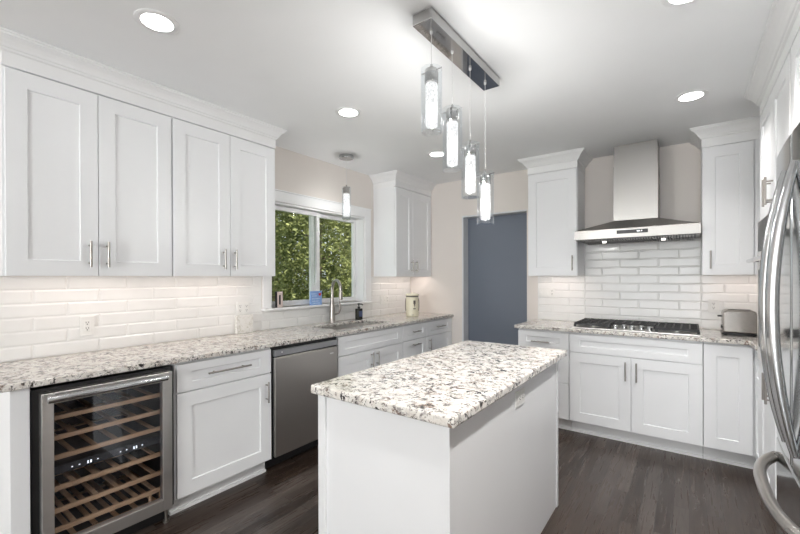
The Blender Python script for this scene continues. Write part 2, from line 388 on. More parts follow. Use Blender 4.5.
# window over the sink
wn = thing('window_1', None, None, (XW, 2.715, WZ0), kind='structure')
cs = MB()
cs.box(XW, XW+.02, 2.022, WY0, 1.10, 2.125).box(XW, XW+.02, WY1, 3.431, 1.10, 2.125).box(XW, XW+.02, WY0, WY1, WZ1, 2.125)
cs.box(XW, XW+.027, 2.014, 3.439, 2.125, 2.137)
cs.build('window_casing', TRIMW, wn, .003)
MB().box(XW-.06, XW+.055, 2.015, 3.41, 1.078, 1.098).build('window_sill', TRIMW, wn, .004)
jm = MB().box(XW-.159, XW-.001, WY1-.016, WY1-.001, WZ0, WZ1).box(XW-.159, XW-.001, WY0+.001, WY0+.016, WZ0, WZ1).box(XW-.159, XW-.001, WY0+.016, WY1-.016, WZ1-.016, WZ1-.001)
jm.build('window_jamb', TRIMW, wn)
def sash(y0, y1, x, name):
    s = MB(); z0, z1 = WZ0+.004, WZ1-.018; w = .040
    s.box(x-.018, x+.018, y0, y0+w, z0, z1).box(x-.018, x+.018, y1-w, y1, z0, z1).box(x-.018, x+.018, y0+w, y1-w, z0, z0+.045).box(x-.018, x+.018, y0+w, y1-w, z1-w, z1)
    o = s.build(name, TRIMW, wn, .003)
    MB().box(x-.002, x+.002, y0+w, y1-w, z0+.045, z1-w).build('window_pane', PANE, o)
sash(WY0+.018, 2.737, XW-.085, 'window_sash'); sash(2.66, WY1-.018, XW-.124, 'window_sash')

# ------------------------------------------------------------------ tiled backsplashes (each a bevelled tile field)
def tiles(name, P, regions, offs, pitch=(.305, .0762), z0=.915):
    mb = MB(); g = .0009
    for (u0, u1, v0, v1) in regions:
        a = [P(u0, v0, .0005), P(u1, v0, .0005), P(u1, v1, .0005), P(u0, v1, .0005), P(u0, v0, .003), P(u1, v0, .003), P(u1, v1, .003), P(u0, v1, .003)]
        mb.add(a, [(0, 3, 2, 1), (4, 5, 6, 7), (0, 1, 5, 4), (1, 2, 6, 5), (2, 3, 7, 6), (3, 0, 4, 7)])
        r = 0
        while z0+r*pitch[1] < v1-.006:
            b0, b1 = z0+r*pitch[1], z0+(r+1)*pitch[1]
            c0, c1 = max(b0, v0)+g, min(b1, v1)-g
            k = math.floor((u0-offs[r % 2])/pitch[0])
            while offs[r % 2]+k*pitch[0] < u1-.006:
                a0, a1 = max(offs[r % 2]+k*pitch[0], u0)+g, min(offs[r % 2]+(k+1)*pitch[0], u1)-g; k += 1
                if a1-a0 < .008 or c1-c0 < .008: continue
                w = min(.009, (a1-a0)*.35, (c1-c0)*.35)
                Q = lambda i, d: [P(a0+i, c0+i, d), P(a1-i, c0+i, d), P(a1-i, c1-i, d), P(a0+i, c1-i, d)]
                vs = Q(0, .003)+Q(0, .0040)+Q(w, .0066); fs = [(8, 9, 10, 11)]
                for m_ in (0, 1):
                    for i in range(4): j = (i+1) % 4; fs.append((m_*4+i, m_*4+j, m_*4+4+j, m_*4+4+i))
                mb.add(vs, fs)
            r += 1
    return tag(mb.build(name, TILE, None, fix=False), kind='structure')
tiles('trim_1', FL(XW), [(.34, 2.014, .915, 1.371), (2.014, 3.44, .915, 1.076), (3.44, 4.236, .915, 1.371)], (.564, .714))
tiles('trim_2', FB(YW), [(-1.296, -.836, .915, 1.371), (-.836, .082, .915, 1.70), (.082, .962, .915, 1.371)], (-.681, -.528))
tiles('trim_3', FR(XE), [(3.385, 4.236, .915, 1.371)], (3.4, 3.55))

# ------------------------------------------------------------------ worktops
ZT, ZK = .914, .884
SX0, SX1, SY0, SY1 = -2.79, -2.43, 2.42, 3.16
o = MB().grid([XW+.001, SX0, SX1, -2.303], [.335, SY0, SY1, YW-.001], lambda i, j: not (i == 1 and j == 1), ZK, ZT).build('granite_countertop', GRAN, None, .005, 3)
tag(o, 'long speckled granite countertop with the sink, under the window', 'countertop')
o = MB().grid([-1.325, -1.29, .34, XE-.001], [3.385, 3.618, 4.247], lambda i, j: j == 1 or i == 2, ZK, ZT).build('granite_countertop', GRAN, None, .005, 3)
tag(o, 'speckled granite countertop holding the gas cooktop and toaster', 'countertop')

# ------------------------------------------------------------------ left run of base cabinets
def base_body(root, P, u0, u1, depth, toe=True, zb=.105, ztop=ZK-.001, sd=.018):
    # carcass set 2 cm behind the door fronts
    mb = MB(); pts = [P(u0, zb, -.0205), P(u1, ztop, -depth)]
    mb.box(*[c for ax in range(3) for c in (pts[0][ax], pts[1][ax])])
    b_ = mb.build('body', WHITE, root)
    if toe:
        a, c = P(u0, 0, -.085), P(u1, zb-.001, -.105)
        k = MB().box(*[x for ax in range(3) for x in (a[ax], c[ax])])
        a, c = P(u0, 0, -.072), P(u1, .018, -.0845)
        k.box(*[x for ax in range(3) for x in (a[ax], c[ax])])
        k.build('toe_kick', TRIMW, root)
    return b_
PL = FL(XB); DP = .608
G = .002
o = MB().box(XW+.001, XB, .372, .436, 0, ZK-.001).build('end_panel', WHITE, None, .002)
tag(o, 'white end panel closing the cabinet run beside the wine cooler', 'panel')

bc = thing('base_cabinet', 'white base cabinet with one drawer over one door between wine cooler and dishwasher', 'cabinet', (-2.62, 1.36, 0))
base_body(bc, PL, 1.042, 1.676, DP)
front(bc, PL, 'drawer', 1.048+G, 1.672-G, .712, .868, (1.357, .795, .28, 'u'), st=.084)
front(bc, PL, 'door', 1.048+G, 1.672-G, .112, .703, (1.628, .585, .14, 'v'), st=.082, rl=.08)

sb = thing('sink_cabinet', 'wide white sink cabinet with false drawer front and two doors', 'cabinet', (-2.62, 2.77, 0))
# open-topped carcass so the sink bowl hangs inside
s0, s1 = 2.306, 3.224
cb = MB().box(XW+.001, XB-.0205, s0, s0+.018, .105, .883).box(XW+.001, XB-.0205, s1-.018, s1, .105, .883).box(XW+.001, XB-.0205, s0+.018, s1-.018, .105, .123).box(XB-.0385, XB-.0205, s0+.018, s1-.018, .123, .883)
cb.build('body', WHITE, sb)
MB().box(XB-.105, XB-.085, s0, s1, 0, .104).box(XB-.0845, XB-.072, s0, s1, 0, .018).build('toe_kick', TRIMW, sb)
front(sb, PL, 'drawer_front', 2.312+G, 3.221-G, .712, .868, None, st=.08, rl=.047)
front(sb, PL, 'door', 2.312+G, 2.767-.0015, .112, .703, (2.728, .62, .13, 'v'))
front(sb, PL, 'door', 2.767+.0015, 3.221-G, .112, .703, (2.806, .62, .13, 'v'))

db = thing('drawer_cabinet', 'white three-drawer base cabinet just past the sink cabinet', 'cabinet', (-2.62, 3.45, 0))
base_body(db, PL, 3.225, 3.675, DP)
front(db, PL, 'drawer', 3.225+G, 3.675-G, .716, .868, (3.45, .795, .14, 'u'))
front(db, PL, 'drawer', 3.225+G, 3.675-G, .418, .709, (3.45, .66, .14, 'u'), rl=.06)
front(db, PL, 'drawer', 3.225+G, 3.675-G, .112, .411, (3.45, .355, .14, 'u'), rl=.06)

cb2 = thing('corner_cabinet', 'white base cabinet with one drawer and one door against the doorway wall', 'cabinet', (-2.62, 3.95, 0))
base_body(cb2, PL, 3.676, 4.246, DP)
front(cb2, PL, 'drawer', 3.676+G, 4.215-G, .716, .868, (3.945, .80, .18, 'u'))
front(cb2, PL, 'door', 3.676+G, 4.215-G, .112, .709, (3.715, .62, .13, 'v'))
MB().box(XB-.02, XB-.004, 4.216, 4.246, .105, .868).build('filler_strip', WHITE, cb2)

# ------------------------------------------------------------------ wine cooler
wc = thing('wine_cooler', 'stainless framed wine cooler with wooden shelves behind glass', 'wine cooler', (-2.6, .737, 0))
y0, y1, xb = .442, 1.034, -2.337
bd = MB().box(-2.90, xb, y0, y0+.034, .09, .866).box(-2.90, xb, y1-.034, y1, .09, .866).box(-2.90, xb, y0+.034, y1-.034, .832, .866).box(-2.90, xb, y0+.034, y1-.034, .09, .115).box(-2.90, -2.88, y0+.034, y1-.034, .115, .832)
bd.box(-2.85, -2.375, y0+.02, y1-.02, .012, .0895)
bd.build('body', BLACK, wc)
for yy in (y0+.05, y1-.03):
    MB().cyl((-2.36, yy, 0), (-2.36, yy, .011), .016, 14).cyl((-2.36, yy, .0105), (-2.36, yy, .089), .009, 10).build('leveling_foot', NICKEL, wc)
da, dbb, dz0, dz1, xd = .468, 1.012, .098, .848, -2.295
fr = MB().box(xb+.001, xd, da, da+.043, dz0, dz1).box(xb+.001, xd, dbb-.048, dbb, dz0, dz1).box(xb+.001, xd, da+.043, dbb-.048, dz1-.05, dz1).box(xb+.001, xd, da+.043, dbb-.048, dz0, dz0+.062)
dor = fr.build('door', STEEL, wc, .0025)
gl = MB().box(xd-.020, xd-.016, da+.043, dbb-.048, dz0+.062, dz1-.05).build('glass_pane', SMOKED, dor)
hd = MB().cyl((xd+.045, da+.012, .828), (xd+.045, dbb-.045, .828), .0155, 20)
for yy in (da+.04, dbb-.075): hd.cyl((xd+.0005, yy, .828), (xd+.045, yy, .828), .010, 12)
hd.build('handle', HANDLES, dor)
MB().cyl((xd+.0003, .655, .128), (xd+.004, .655, .128), .009, 16).build('door_lock', CHROME, dor)
lt = MB()
for k, wdt in enumerate((.006, .004, .007, .005, .006, .004, .007, .005, .006)):
    lt.box(xd-.0157, xd-.0152, .648+k*.0085, .648+k*.0085+wdt, .176, .181)
lt.build('lettering', HANDLES, dor)
for zz in (.715, .622, .530, .387, .283, .193, .132):
    ff = MB().box(-2.375, -2.358, y0+.042, y1-.042, zz-.010, zz+.010)
    for k in range(6):
        ys = y0+.075+k*.0885
        ff.box(-2.86, -2.3752, ys-.011, ys+.011, zz-.009, zz-.002)
    for xx in (-2.84,): ff.box(xx-.009, xx+.009, y0+.042, y1-.042, zz-.017, zz-.0092)
    ff.build('shelf', WOODS, wc, .001, 1)
for yy in (y1-.062, y1-.115): MB().box(-2.37, -2.36, yy, yy+.012, .1445, .180).build('shelf_bracket', WOODS, wc)
dp = MB().box(-2.87, -2.40, y0+.035, y1-.035, .436, .475).build('control_panel', DGREY, wc)
def led(y_, z_, hy, hz): MB().box(-2.3995, -2.398, y_-hy, y_+hy, z_-hz, z_+hz).build('indicator_light', LED, dp)
for ys in (.60, .80):
    for k in (0, .028, .102): led(ys+k, .4535, .003, .0025)
    for k in (.062, .074): led(ys+k, .453, .003, .007)

# ------------------------------------------------------------------ dishwasher
dw = thing('dishwasher', 'stainless dishwasher with grey control strip under the granite', 'dishwasher', (-2.6, 1.99, 0))
MB().box(XW+.03, XB-.006, 1.684, 2.300, .10, .876).build('body', BLACK, dw)
MB().box(XB-.0055, XB+.018, 1.688, 2.294, .115, .806).build('door', STEELV, dw, .006, 3)
cp = MB().box(XB-.0055, XB+.016, 1.688, 2.294, .813, .858).build('control_strip', GREYSTRIP, dw, .003)
MB().cyl((XB+.0162, 1.748, .838), (XB+.0175, 1.748, .838), .006, 14).build('power_button', PLASTIC, cp)
MB().box(XB+.0182, XB+.019, 2.205, 2.243, .752, .762).build('badge', PLASTIC, dw)
MB().box(XB-.10, XB-.09, 1.688, 2.294, .012, .099).build('toe_kick', BLACK, dw)

# ------------------------------------------------------------------ sink, faucet
sk = thing('kitchen_sink', 'stainless undermount sink set into the granite below the window', 'sink', (-2.61, 2.79, .70))
t = .004; a0, a1, b0, b1 = SX0+.002, SX1-.002, SY0+.002, SY1-.002
bw = MB().box(a0, a0+t, b0, b1, .70, .906).box(a1-t, a1, b0, b1, .70, .883).box(a0+t, a1-t, b0, b0+t, .70, .883).box(a0+t, a1-t, b1-t, b1, .70, .883).box(a0+t, a1-t, b0+t, b1-t, .70, .704)
bw.v = [(x, y, min(z, .883)) for x, y, z in bw.v]
bw.build('bowl', STEEL, sk)
MB().lathe((-2.61, 2.79, .7045), [(.045, 0), (.045, .003), (.030, .004), (.028, .001)]).build('drain', CHROME, sk)
fx, fy = -2.868, 2.775
fc = thing('kitchen_faucet', 'brushed nickel gooseneck faucet behind the sink', 'faucet', (fx, fy, ZT))
bd = MB().lathe((fx, fy, ZT+.0005), [(.032, 0), (.032, .006), (.029, .012), (.028, .06), (.026, .13), (.019, .20), (.0165, .24)])
bd.build('body', NICKEL, fc)
dv = Vector((.96, -.28, 0)).normalized(); pts = []
R0 = .085
pts.append(Vector((fx, fy, ZT+.235)))
for k in range(0, 19):
    th = math.pi*(1-k/18*1.02); pts.append(Vector((fx, fy, ZT+.335))+dv*(R0+R0*math.cos(th))+Vector((0, 0, R0*math.sin(th))))
MB().tube(pts, .0145, 16).build('spout', NICKEL, fc)
e = pts[-1]; dn = (pts[-1]-pts[-2]).normalized()
MB().tube([e, e+dn*.02, e+dn*.085, e+dn*.098], [.014, .0175, .021, .018], 18).build('spray_head', NICKEL, fc)
lv = MB().tube([(fx+.018, fy+.012, ZT+.085), (fx+.045, fy+.045, ZT+.10), (fx+.055, fy+.056, ZT+.14), (fx+.050, fy+.058, ZT+.185), (fx+.040, fy+.055, ZT+.215)], [.016, .014, .0105, .009, .007], 14)
lv.build('lever', NICKEL, fc)

# ------------------------------------------------------------------ wall cabinets
Z0, Z1 = 1.372, 2.365
def wallcab(root, P, u0, u1, depth, doors, ends=True):
    a, c = P(u0, Z0+.016, -.0205), P(u1, 2.519, -depth)
    lo = MB().box(*[x for ax in range(3) for x in (a[ax], c[ax])]).build('body', WHITE, root)
    for (d0, d1, h) in doors:
        front(root, P, 'door', d0+.002, d1-.002, Z0+.001, Z1, h, st=.077, rl=.079)
    sk_ = MB()
    for ua, ub in ((u0, u0+.016), (u1-.016, u1)):
        a, c = P(ua, Z0, -.0205), P(ub, Z0+.0155, -depth); sk_.box(*[x for ax in range(3) for x in (a[ax], c[ax])])
    a, c = P(u0+.016, Z0, -.0205), P(u1-.016, Z0+.0155, -.036); sk_.box(*[x for ax in range(3) for x in (a[ax], c[ax])])
    sk_.build('bottom_rail', WHITE, root)
    a, c = P(u0+.05, Z0+.0155, -.050), P(u1-.05, Z0+.006, -.075)
    MB().box(*[x for ax in range(3) for x in (a[ax], c[ax])]).build('light_strip', STRIPGLOW, root)
PU = FL(XU); HD = .322
w = thing('wall_cabinet', 'white two-door wall cabinet above the wine cooler', 'cabinet', (-2.78, .78, Z0))
wallcab(w, PU, .400, 1.155, HD, [(.407, .774, (.731, 1.49, .14, 'v')), (.774, 1.155, (.811, 1.49, .14, 'v'))])
w = thing('wall_cabinet', 'white two-door wall cabinet above the dishwasher next to the window', 'cabinet', (-2.78, 1.54, Z0))
wallcab(w, PU, 1.159, 1.926, HD, [(1.161, 1.546, (1.492, 1.49, .14, 'v')), (1.546, 1.922, (1.574, 1.49, .14, 'v'))])
w = thing('wall_cabinet', 'small white two-door wall cabinet in the corner past the window', 'cabinet', (-2.78, 3.87, Z0))
wallcab(w, PU, 3.497, 4.246, HD, [(3.503, 3.833, (3.793, 1.49, .14, 'v')), (3.833, 4.236, (3.885, 1.49, .14, 'v'))])
PB2 = FB(YU); HB = .334
w = thing('wall_cabinet', 'narrow white wall cabinet between the dark doorway and the range hood', 'cabinet', (-1.06, 4.08, Z0))
wallcab(w, PB2, -1.290, -.836, HB, [(-1.290, -.838, (-.873, 1.49, .14, 'v'))])
w = thing('wall_cabinet', 'narrow white wall cabinet above the toaster beside the hood', 'cabinet', (.5, 4.08, Z0))
wallcab(w, PB2, .082, .970, HB, [(.083, .388, (.133, 1.49, .14, 'v'))])
MB().box(.394, .970, YU-.0005, YU+.020, Z0, 2.371).build('filler_panel', WHITE, w)
crown('crown_molding', 'white crown molding along the wall cabinets above the wine cooler', [(XW+.002, .398), (XU, .398), (XU, 1.927), (XW+.002, 1.927)], k_=.8)
crown('crown_molding', 'white crown molding on the corner wall cabinet past the window', [(XW+.002, 3.494), (XU, 3.494), (XU, YW-.002)])
crown('crown_molding', 'white crown molding on the narrow cabinet beside the doorway', [(-1.293, YW-.002), (-1.293, YU), (-.833, YU), (-.833, YW-.002)])
crown('crown_molding', 'white crown molding on the cabinet above the toaster', [(.079, YW-.002), (.079, YU), (XE-.002, YU)])
for (x, ya, yb) in ((XU-.17, .45, 1.11), (XU-.17, 1.20, 1.88), (XU-.17, 3.55, 4.2)):
    light('under_cabinet_light', 'AREA', (x, (ya+yb)/2, 1.376), .42, (1, .84, .76), size=.03, size_y=yb-ya, aim=(0, 0, -1))
for xa, xb_ in ((-1.24, -.88), (.13, .60)):
    light('under_cabinet_light', 'AREA', ((xa+xb_)/2, YU+.18, 1.376), .38, (1, .84, .76), size=xb_-xa, size_y=.03, aim=(0, 0, -1))

# ------------------------------------------------------------------ back run of base cabinets
PB = FB(YB)
b1_ = thing('drawer_cabinet', 'narrow white three-drawer base cabinet beside the dark doorway', 'cabinet', (-1.07, 3.95, 0))
base_body(b1_, PB, -1.296, -.848, .604)
front(b1_, PB, 'drawer', -1.296+.002, -.848, .722, .866, (-1.085, .778, .16, 'u'))
front(b1_, PB, 'drawer', -1.296+.002, -.848, .432, .715, (-1.085, .665, .16, 'u'), rl=.06)
front(b1_, PB, 'drawer', -1.296+.002, -.848, .114, .425, (-1.085, .365, .16, 'u'), rl=.06)
b2_ = thing('cooktop_cabinet', 'wide white two-door base cabinet under the gas cooktop', 'cabinet', (-.38, 3.95, 0))
base_body(b2_, PB, -.845, .080, .604)
front(b2_, PB, 'drawer_front', -.842, .078, .716, .866, None, st=.085, rl=.05)
front(b2_, PB, 'door', -.842, -.379, .116, .709, (-.414, .60, .15, 'v'), st=.083, rl=.08)
front(b2_, PB, 'door', -.375, .078, .116, .709, (-.338, .60, .15, 'v'), st=.083, rl=.08)
b3_ = thing('narrow_cabinet', 'narrow white base cabinet with a single plain door under the toaster', 'cabinet', (.22, 3.95, 0))
base_body(b3_, PB, .083, .972, .604)
front(b3_, PB, 'door', .084, .355, .116, .866, None, st=.074, rl=.08)
PR = FR(XR)
b4_ = thing('drawer_cabinet', 'slim white drawer unit in the corner between toaster counter and oven tower', 'cabinet', (.66, 3.51, 0))
base_body(b4_, PR, 3.386, 3.617, .605)
front(b4_, PR, 'drawer', 3.388, 3.612, .815, .866, None, st=.03, rl=.012)
front(b4_, PR, 'drawer', 3.388, 3.612, .642, .809, None, st=.05, rl=.04)
front(b4_, PR, 'drawer', 3.388, 3.612, .116, .635, None, st=.05, rl=.06)

# ------------------------------------------------------------------ range hood
hx = -.378
hh = thing('range_hood', 'stainless chimney range hood above the gas cooktop', 'range hood', (hx, 4.0, 1.68))
x0, x1, yf, yb, zl, zh = hx-.452, hx+.452, 3.785, YW-.012, 1.69, 1.768
cn = MB(); cw, cy0 = .169, 3.965
vs = [(x0, yf, zl), (x1, yf, zl), (x1, yb, zl), (x0, yb, zl), (x0, yf, zh), (x1, yf, zh), (x1, yb, zh), (x0, yb, zh), (hx-cw, cy0, 1.855), (hx+cw, cy0, 1.855), (hx+cw, yb, 1.855), (hx-cw, yb, 1.855)]
cn.add(vs, [(0, 1, 5, 4), (1, 2, 6, 5), (2, 3, 7, 6), (3, 0, 4, 7), (4, 5, 9, 8), (5, 6, 10, 9), (6, 7, 11, 10), (7, 4, 8, 11), (8, 9, 10, 11), (3, 2, 1, 0)])
cn.build('canopy', STEELH, hh, .0015, 1)
ch = MB().box(hx-cw+.002, hx+cw-.002, cy0+.002, YW-.001, 1.856, 2.335).box(hx-cw+.005, hx+cw-.005, cy0+.005, YW-.001, 2.335, 2.520)
ch.build('chimney', STEELH, hh, .001, 1)
pn = MB().box(hx-.118, hx+.108, yf-.003, yf-.0003, 1.722, 1.752).build('control_display', BLACK, hh)
MB().box(hx+.03, hx+.05, yf-.0036, yf-.0031, 1.735, 1.742).box(hx+.06, hx+.066, yf-.0036, yf-.0031, 1.735, 1.742).build('display_lights', LED, pn)
fl = MB()
for k in range(44):
    xx = x0+.05+k*(.804/43); fl.box(xx-.004, xx+.004, yf+.014, yb-.07, zl-.020, zl-.0045)
fl.build('baffle_filter', FILTER, hh)
MB().box(x0+.03, x1-.03, yf+.010, yb-.05, zl-.004, zl-.0003).build('filter_tray', DGREY, hh)
for xx in (hx-.22, hx+.21):
    MB().lathe((xx, yf+.05, zl-.0355), [(.014, 0), (.016, .006), (.016, .0145)]).build('lamp', HOODLED, hh)
    light('hood_lamp_light', 'SPOT', (xx, yf+.10, zl-.04), .15, (1, .97, .93), radius=.03, aim=(0, .25, -1)).data.spot_size = 1.9

# ------------------------------------------------------------------ gas cooktop
ck = thing('gas_cooktop', 'five burner gas cooktop with black cast iron grates and steel knobs', 'cooktop', (hx, 3.94, ZT))
cx0, cx1, cy0, cy1 = -.832, .076, 3.672, 4.205
MB().box(cx0, cx1, cy0, cy1, ZT+.0005, ZT+.011).build('cooktop_pan', STEEL, ck, .004, 2)
def grate(xa, xb, ya, yb):
    g_ = MB(); zt0, zt1 = ZT+.030, ZT+.046; w_ = .006
    ny = max(3, round((yb-ya)/.062)); nx = max(3, round((xb-xa)/.058))
    for k in range(nx+1):
        x = xa+(xb-xa)*k/nx; g_.box(x-w_, x+w_, ya, yb, zt0, zt1)
    for k in range(ny+1):
        y = ya+(yb-ya)*k/ny; g_.box(xa, xb, y-w_, y+w_, zt0-.002, zt1-.002)
    for x in (xa, xb):
        for y in (ya, yb, (ya+yb)/2): g_.box(x-.009, x+.009, y-.009, y+.009, ZT+.0115, zt0)
    g_.build('grate', IRON, ck)
grate(-.812, -.545, 3.715, 4.185); grate(-.525, -.232, 3.90, 4.185); grate(-.212, .056, 3.715, 4.185)
for (x, y, r) in ((-.68, 3.83, .042), (-.68, 4.07, .036), (-.378, 4.05, .055), (-.078, 3.83, .042), (-.078, 4.07, .036)):
    bn = MB().lathe((x, y, ZT+.0115), [(r*1.3, 0), (r*1.3, .004), (r, .006), (r, .012)]).build('burner', STEEL, ck)
    MB().lathe((x, y, ZT+.0240), [(r*.85, 0), (r*.85, .004), (r*.5, .006)]).build('burner_cap', IRON, bn)
for (x, y) in ((-.50, 3.735), (-.44, 3.785), (-.378, 3.735), (-.316, 3.785), (-.256, 3.735)):
    MB().lathe((x, y, ZT+.0115), [(.024, 0), (.024, .004), (.019, .006), (.0175, .030), (.015, .033)]).build('knob', HANDLES, ck)

# ------------------------------------------------------------------ toaster
ts = thing('toaster', 'stainless two-slot toaster with black base on the granite', 'toaster', (.303, 3.94, ZT))
ta, tb, tc, td = .202, .404, 3.852, 4.030
def rr(a0, a1, z0_, z1_, r, n=6):
    pl = [(a0, z0_), (a1, z0_)]
    for k in range(n+1): th = k/n*math.pi/2; pl.append((a1-r+r*math.cos(th), z1_-r+r*math.sin(th)))
    for k in range(n+1): th = math.pi/2+k/n*math.pi/2; pl.append((a0+r+r*math.cos(th), z1_-r+r*math.sin(th)))
    return pl
MB().prism(rr(ta, tb, ZT+.022, ZT+.192, .035), lambda a, z, d: (a, d, z), tc, td).build('shell', TOASTS, ts, .012, 3)
MB().box(ta-.006, tb+.006, tc-.004, td+.004, ZT+.008, ZT+.0215).build('base', BLACK, ts, .006)
for x in (ta+.02, tb-.02):
    for y in (tc+.02, td-.02): MB().cyl((x, y, ZT+.0003), (x, y, ZT+.0078), .01, 12).build('foot', BLACK, ts)
MB().box(ta-.026, ta-.0003, 3.925, 3.957, ZT+.135, ZT+.147).build('lever', BLACK, ts, .003)
for yy in (3.895, 3.957): MB().box(ta+.035, tb-.035, yy, yy+.03, ZT+.1925, ZT+.194).build('slot', BLACK, ts)
MB().cyl((ta-.008, 3.90, ZT+.065), (ta-.0003, 3.90, ZT+.065), .013, 14).build('dial', BLACK, ts)

# ------------------------------------------------------------------ oven tower, wall oven, refrigerator
tw = thing('oven_tower', 'tall white cabinet tower housing the wall oven', 'cabinet', (.66, 2.93, 0))
ya, yb = 2.47, 3.382
bd = MB().box(XR+.0205, XE-.001, ya, ya+.03, .105, 2.519).box(XR+.0205, XE-.001, yb-.03, yb, .105, 2.519)
bd.box(XR+.0205, XE-.001, ya+.03, yb-.03, .105, .838).box(XR+.0205, XE-.001, ya+.03, yb-.03, 1.705, 2.519).build('body', WHITE, tw)
MB().box(XR+.085, XR+.105, ya, yb, 0, .104).build('toe_kick', TRIMW, tw)
front(tw, PR, 'door', 2.929, 3.380, 1.712, 2.365, (2.965, 1.82, .15, 'v'), st=.08)
front(tw, PR, 'door', 2.472, 2.925, 1.712, 2.365, (2.889, 1.82, .15, 'v'), st=.08)
front(tw, PR, 'door', 2.929, 3.380, .112, .832, (2.975, .745, .15, 'v'), st=.08)
front(tw, PR, 'door', 2.472, 2.925, .112, .832, (2.879, .745, .15, 'v'), st=.08)
ov = thing('wall_oven', 'stainless wall oven with dark glass built into the tall white tower', 'oven', (.6, 2.93, .84))
MB().box(XR+.022, .90, ya+.034, yb-.034, .842, 1.70).build('body', DGREY, ov)
od = MB().box(XR-.016, XR+.0205, ya+.034, yb-.034, .845, 1.51).build('door', STEEL, ov, .004)
MB().box(XR-.0185, XR-.0163, ya+.10, yb-.10, .93, 1.40).build('glass_pane', BLACK, od)
hb = MB().cyl((XR-.062, ya+.08, 1.455), (XR-.062, yb-.08, 1.455), .012, 14)
for yy in (ya+.12, yb-.12): hb.cyl((XR-.0165, yy, 1.455), (XR-.062, yy, 1.455), .009, 10)
hb.build('handle', HANDLES, od)
MB().box(XR-.014, XR+.0205, ya+.034, yb-.034, 1.516, 1.698).build('control_panel', BLACK, ov, .003)
of = thing('fridge_cabinet', 'white cabinet bridging over the refrigerator', 'cabinet', (.66, 1.86, 1.9))
MB().box(XR+.0205, XE-.001, 1.28, 2.465, 1.90, 2.519).build('body', WHITE, of)
front(of, PR, 'door', 1.86, 2.43, 1.905, 2.365, None); front(of, PR, 'door', 1.285, 1.856, 1.905, 2.365, None)
MB().box(XR, XE-.001, 2.434, 2.466, 0, 1.899).build('side_panel', WHITE, of)
crown('crown_molding', 'white crown molding running above oven tower and refrigerator', [(XR, 3.385), (XR, 1.28)])

rf = thing('refrigerator', 'stainless french door refrigerator with curved bar handles', 'refrigerator', (.62, 1.82, 0))
ry0, ry1, rsm, rx = 1.42, 2.20, 1.82, .272
MB().box(rx+.075, .965, ry0+.005, ry1-.005, .03, 1.815).build('body', DGREY, rf, .006)
for yy in (ry0+.07, ry1-.07): MB().cyl((rx+.12, yy, 0), (rx+.12, yy, .0295), .02, 12).build('foot', BLACK, rf)
def fdoor(name, y0_, y1_, z0_, z1_, m=FRIDGE):
    yc, hw = (ry0+ry1)/2, (ry1-ry0)/2; pl = []
    n = 18; r = .016
    for k in range(n+1):
        y = y0_+(y1_-y0_)*(.5-.5*math.cos(math.pi*k/n)); e_ = min(y-y0_, y1_-y)
        x = rx+.012*((y-yc)/hw)**2
        if e_ < r: x += r-math.sqrt(max(r*r-(r-e_)**2, 0))
        pl.append((x, y))
    pl += [(rx+.070, y1_), (rx+.070, y0_)]
    mb = MB().prism(pl, lambda a, b_, d: (a, b_, d), z0_, z1_)
    mb.sm = [len(f) == 4 for f in mb.f]
    return mb.build(name, m, rf, .006, 3)
d1 = fdoor('door', rsm+.003, ry1, .722, 1.835); d2 = fdoor('door', ry0, rsm-.003, .722, 1.835); d3 = fdoor('freezer_drawer', ry0, ry1, .05, .714)
def bowhandle(y, par):
    n = 28; za, zb_ = .785, 1.722; pts = []
    for k in range(n+1):
        s_ = -1+2*k/n; pts.append((rx-.002-.054*(1-abs(s_)**2.0), y, (za+zb_)/2+s_*(zb_-za)/2))
    MB().tube(pts, [.011+.007*(1-(abs(-1+2*k/n))**4) for k in range(n+1)], 16).build('handle', HANDLES, par)
bowhandle(1.895, d1); bowhandle(1.745, d2)
n = 28; pts = []
for k in range(n+1):
    s_ = -1+2*k/n; pts.append((rx+.006-.074*(1-abs(s_)**3.0), (ry0+ry1)/2+s_*(ry1-ry0-.08)/2, .640))
MB().tube(pts, .019, 16).build('handle', STEELV, d3)

# ------------------------------------------------------------------ island
il = thing('kitchen_island', 'white panelled kitchen island body in the middle of the floor', 'island', (-.935, 1.79, 0))
ix0, ix1, iy0, iy1 = -1.254, -.632, 1.130, 2.452
MB().box(ix0+.006, ix1-.004, iy0+.012, iy1, 0, .876).build('body', WHITE, il, .001, 1)
MB().box(ix0-.002, ix0+.040, iy0, iy0+.045, 0, .876).build('corner_post', WHITE, il, .003)
MB().box(ix1-.006, ix1, iy0+.004, iy0+.020, 0, .876).build('corner_bead', WHITE, il, .001, 1)
MB().box(ix1-.003, ix1+.001, iy1-.030, iy1+.001, 0, .876).build('corner_strip', WHITE, il)
for k in range(3):
    u0 = 1.17+k*.425
    front(il, FR(ix0-.016), 'door', u0+.002, u0+.421, .115, .86, (u0+.37, .70, .14, 'v'))
o = MB().grid([-1.274, -.600], [1.104, 2.545], lambda i, j: True, .877, ZT).build('island_countertop', GRAN, None, .008, 3)
tag(o, 'speckled granite slab topping the kitchen island', 'countertop')

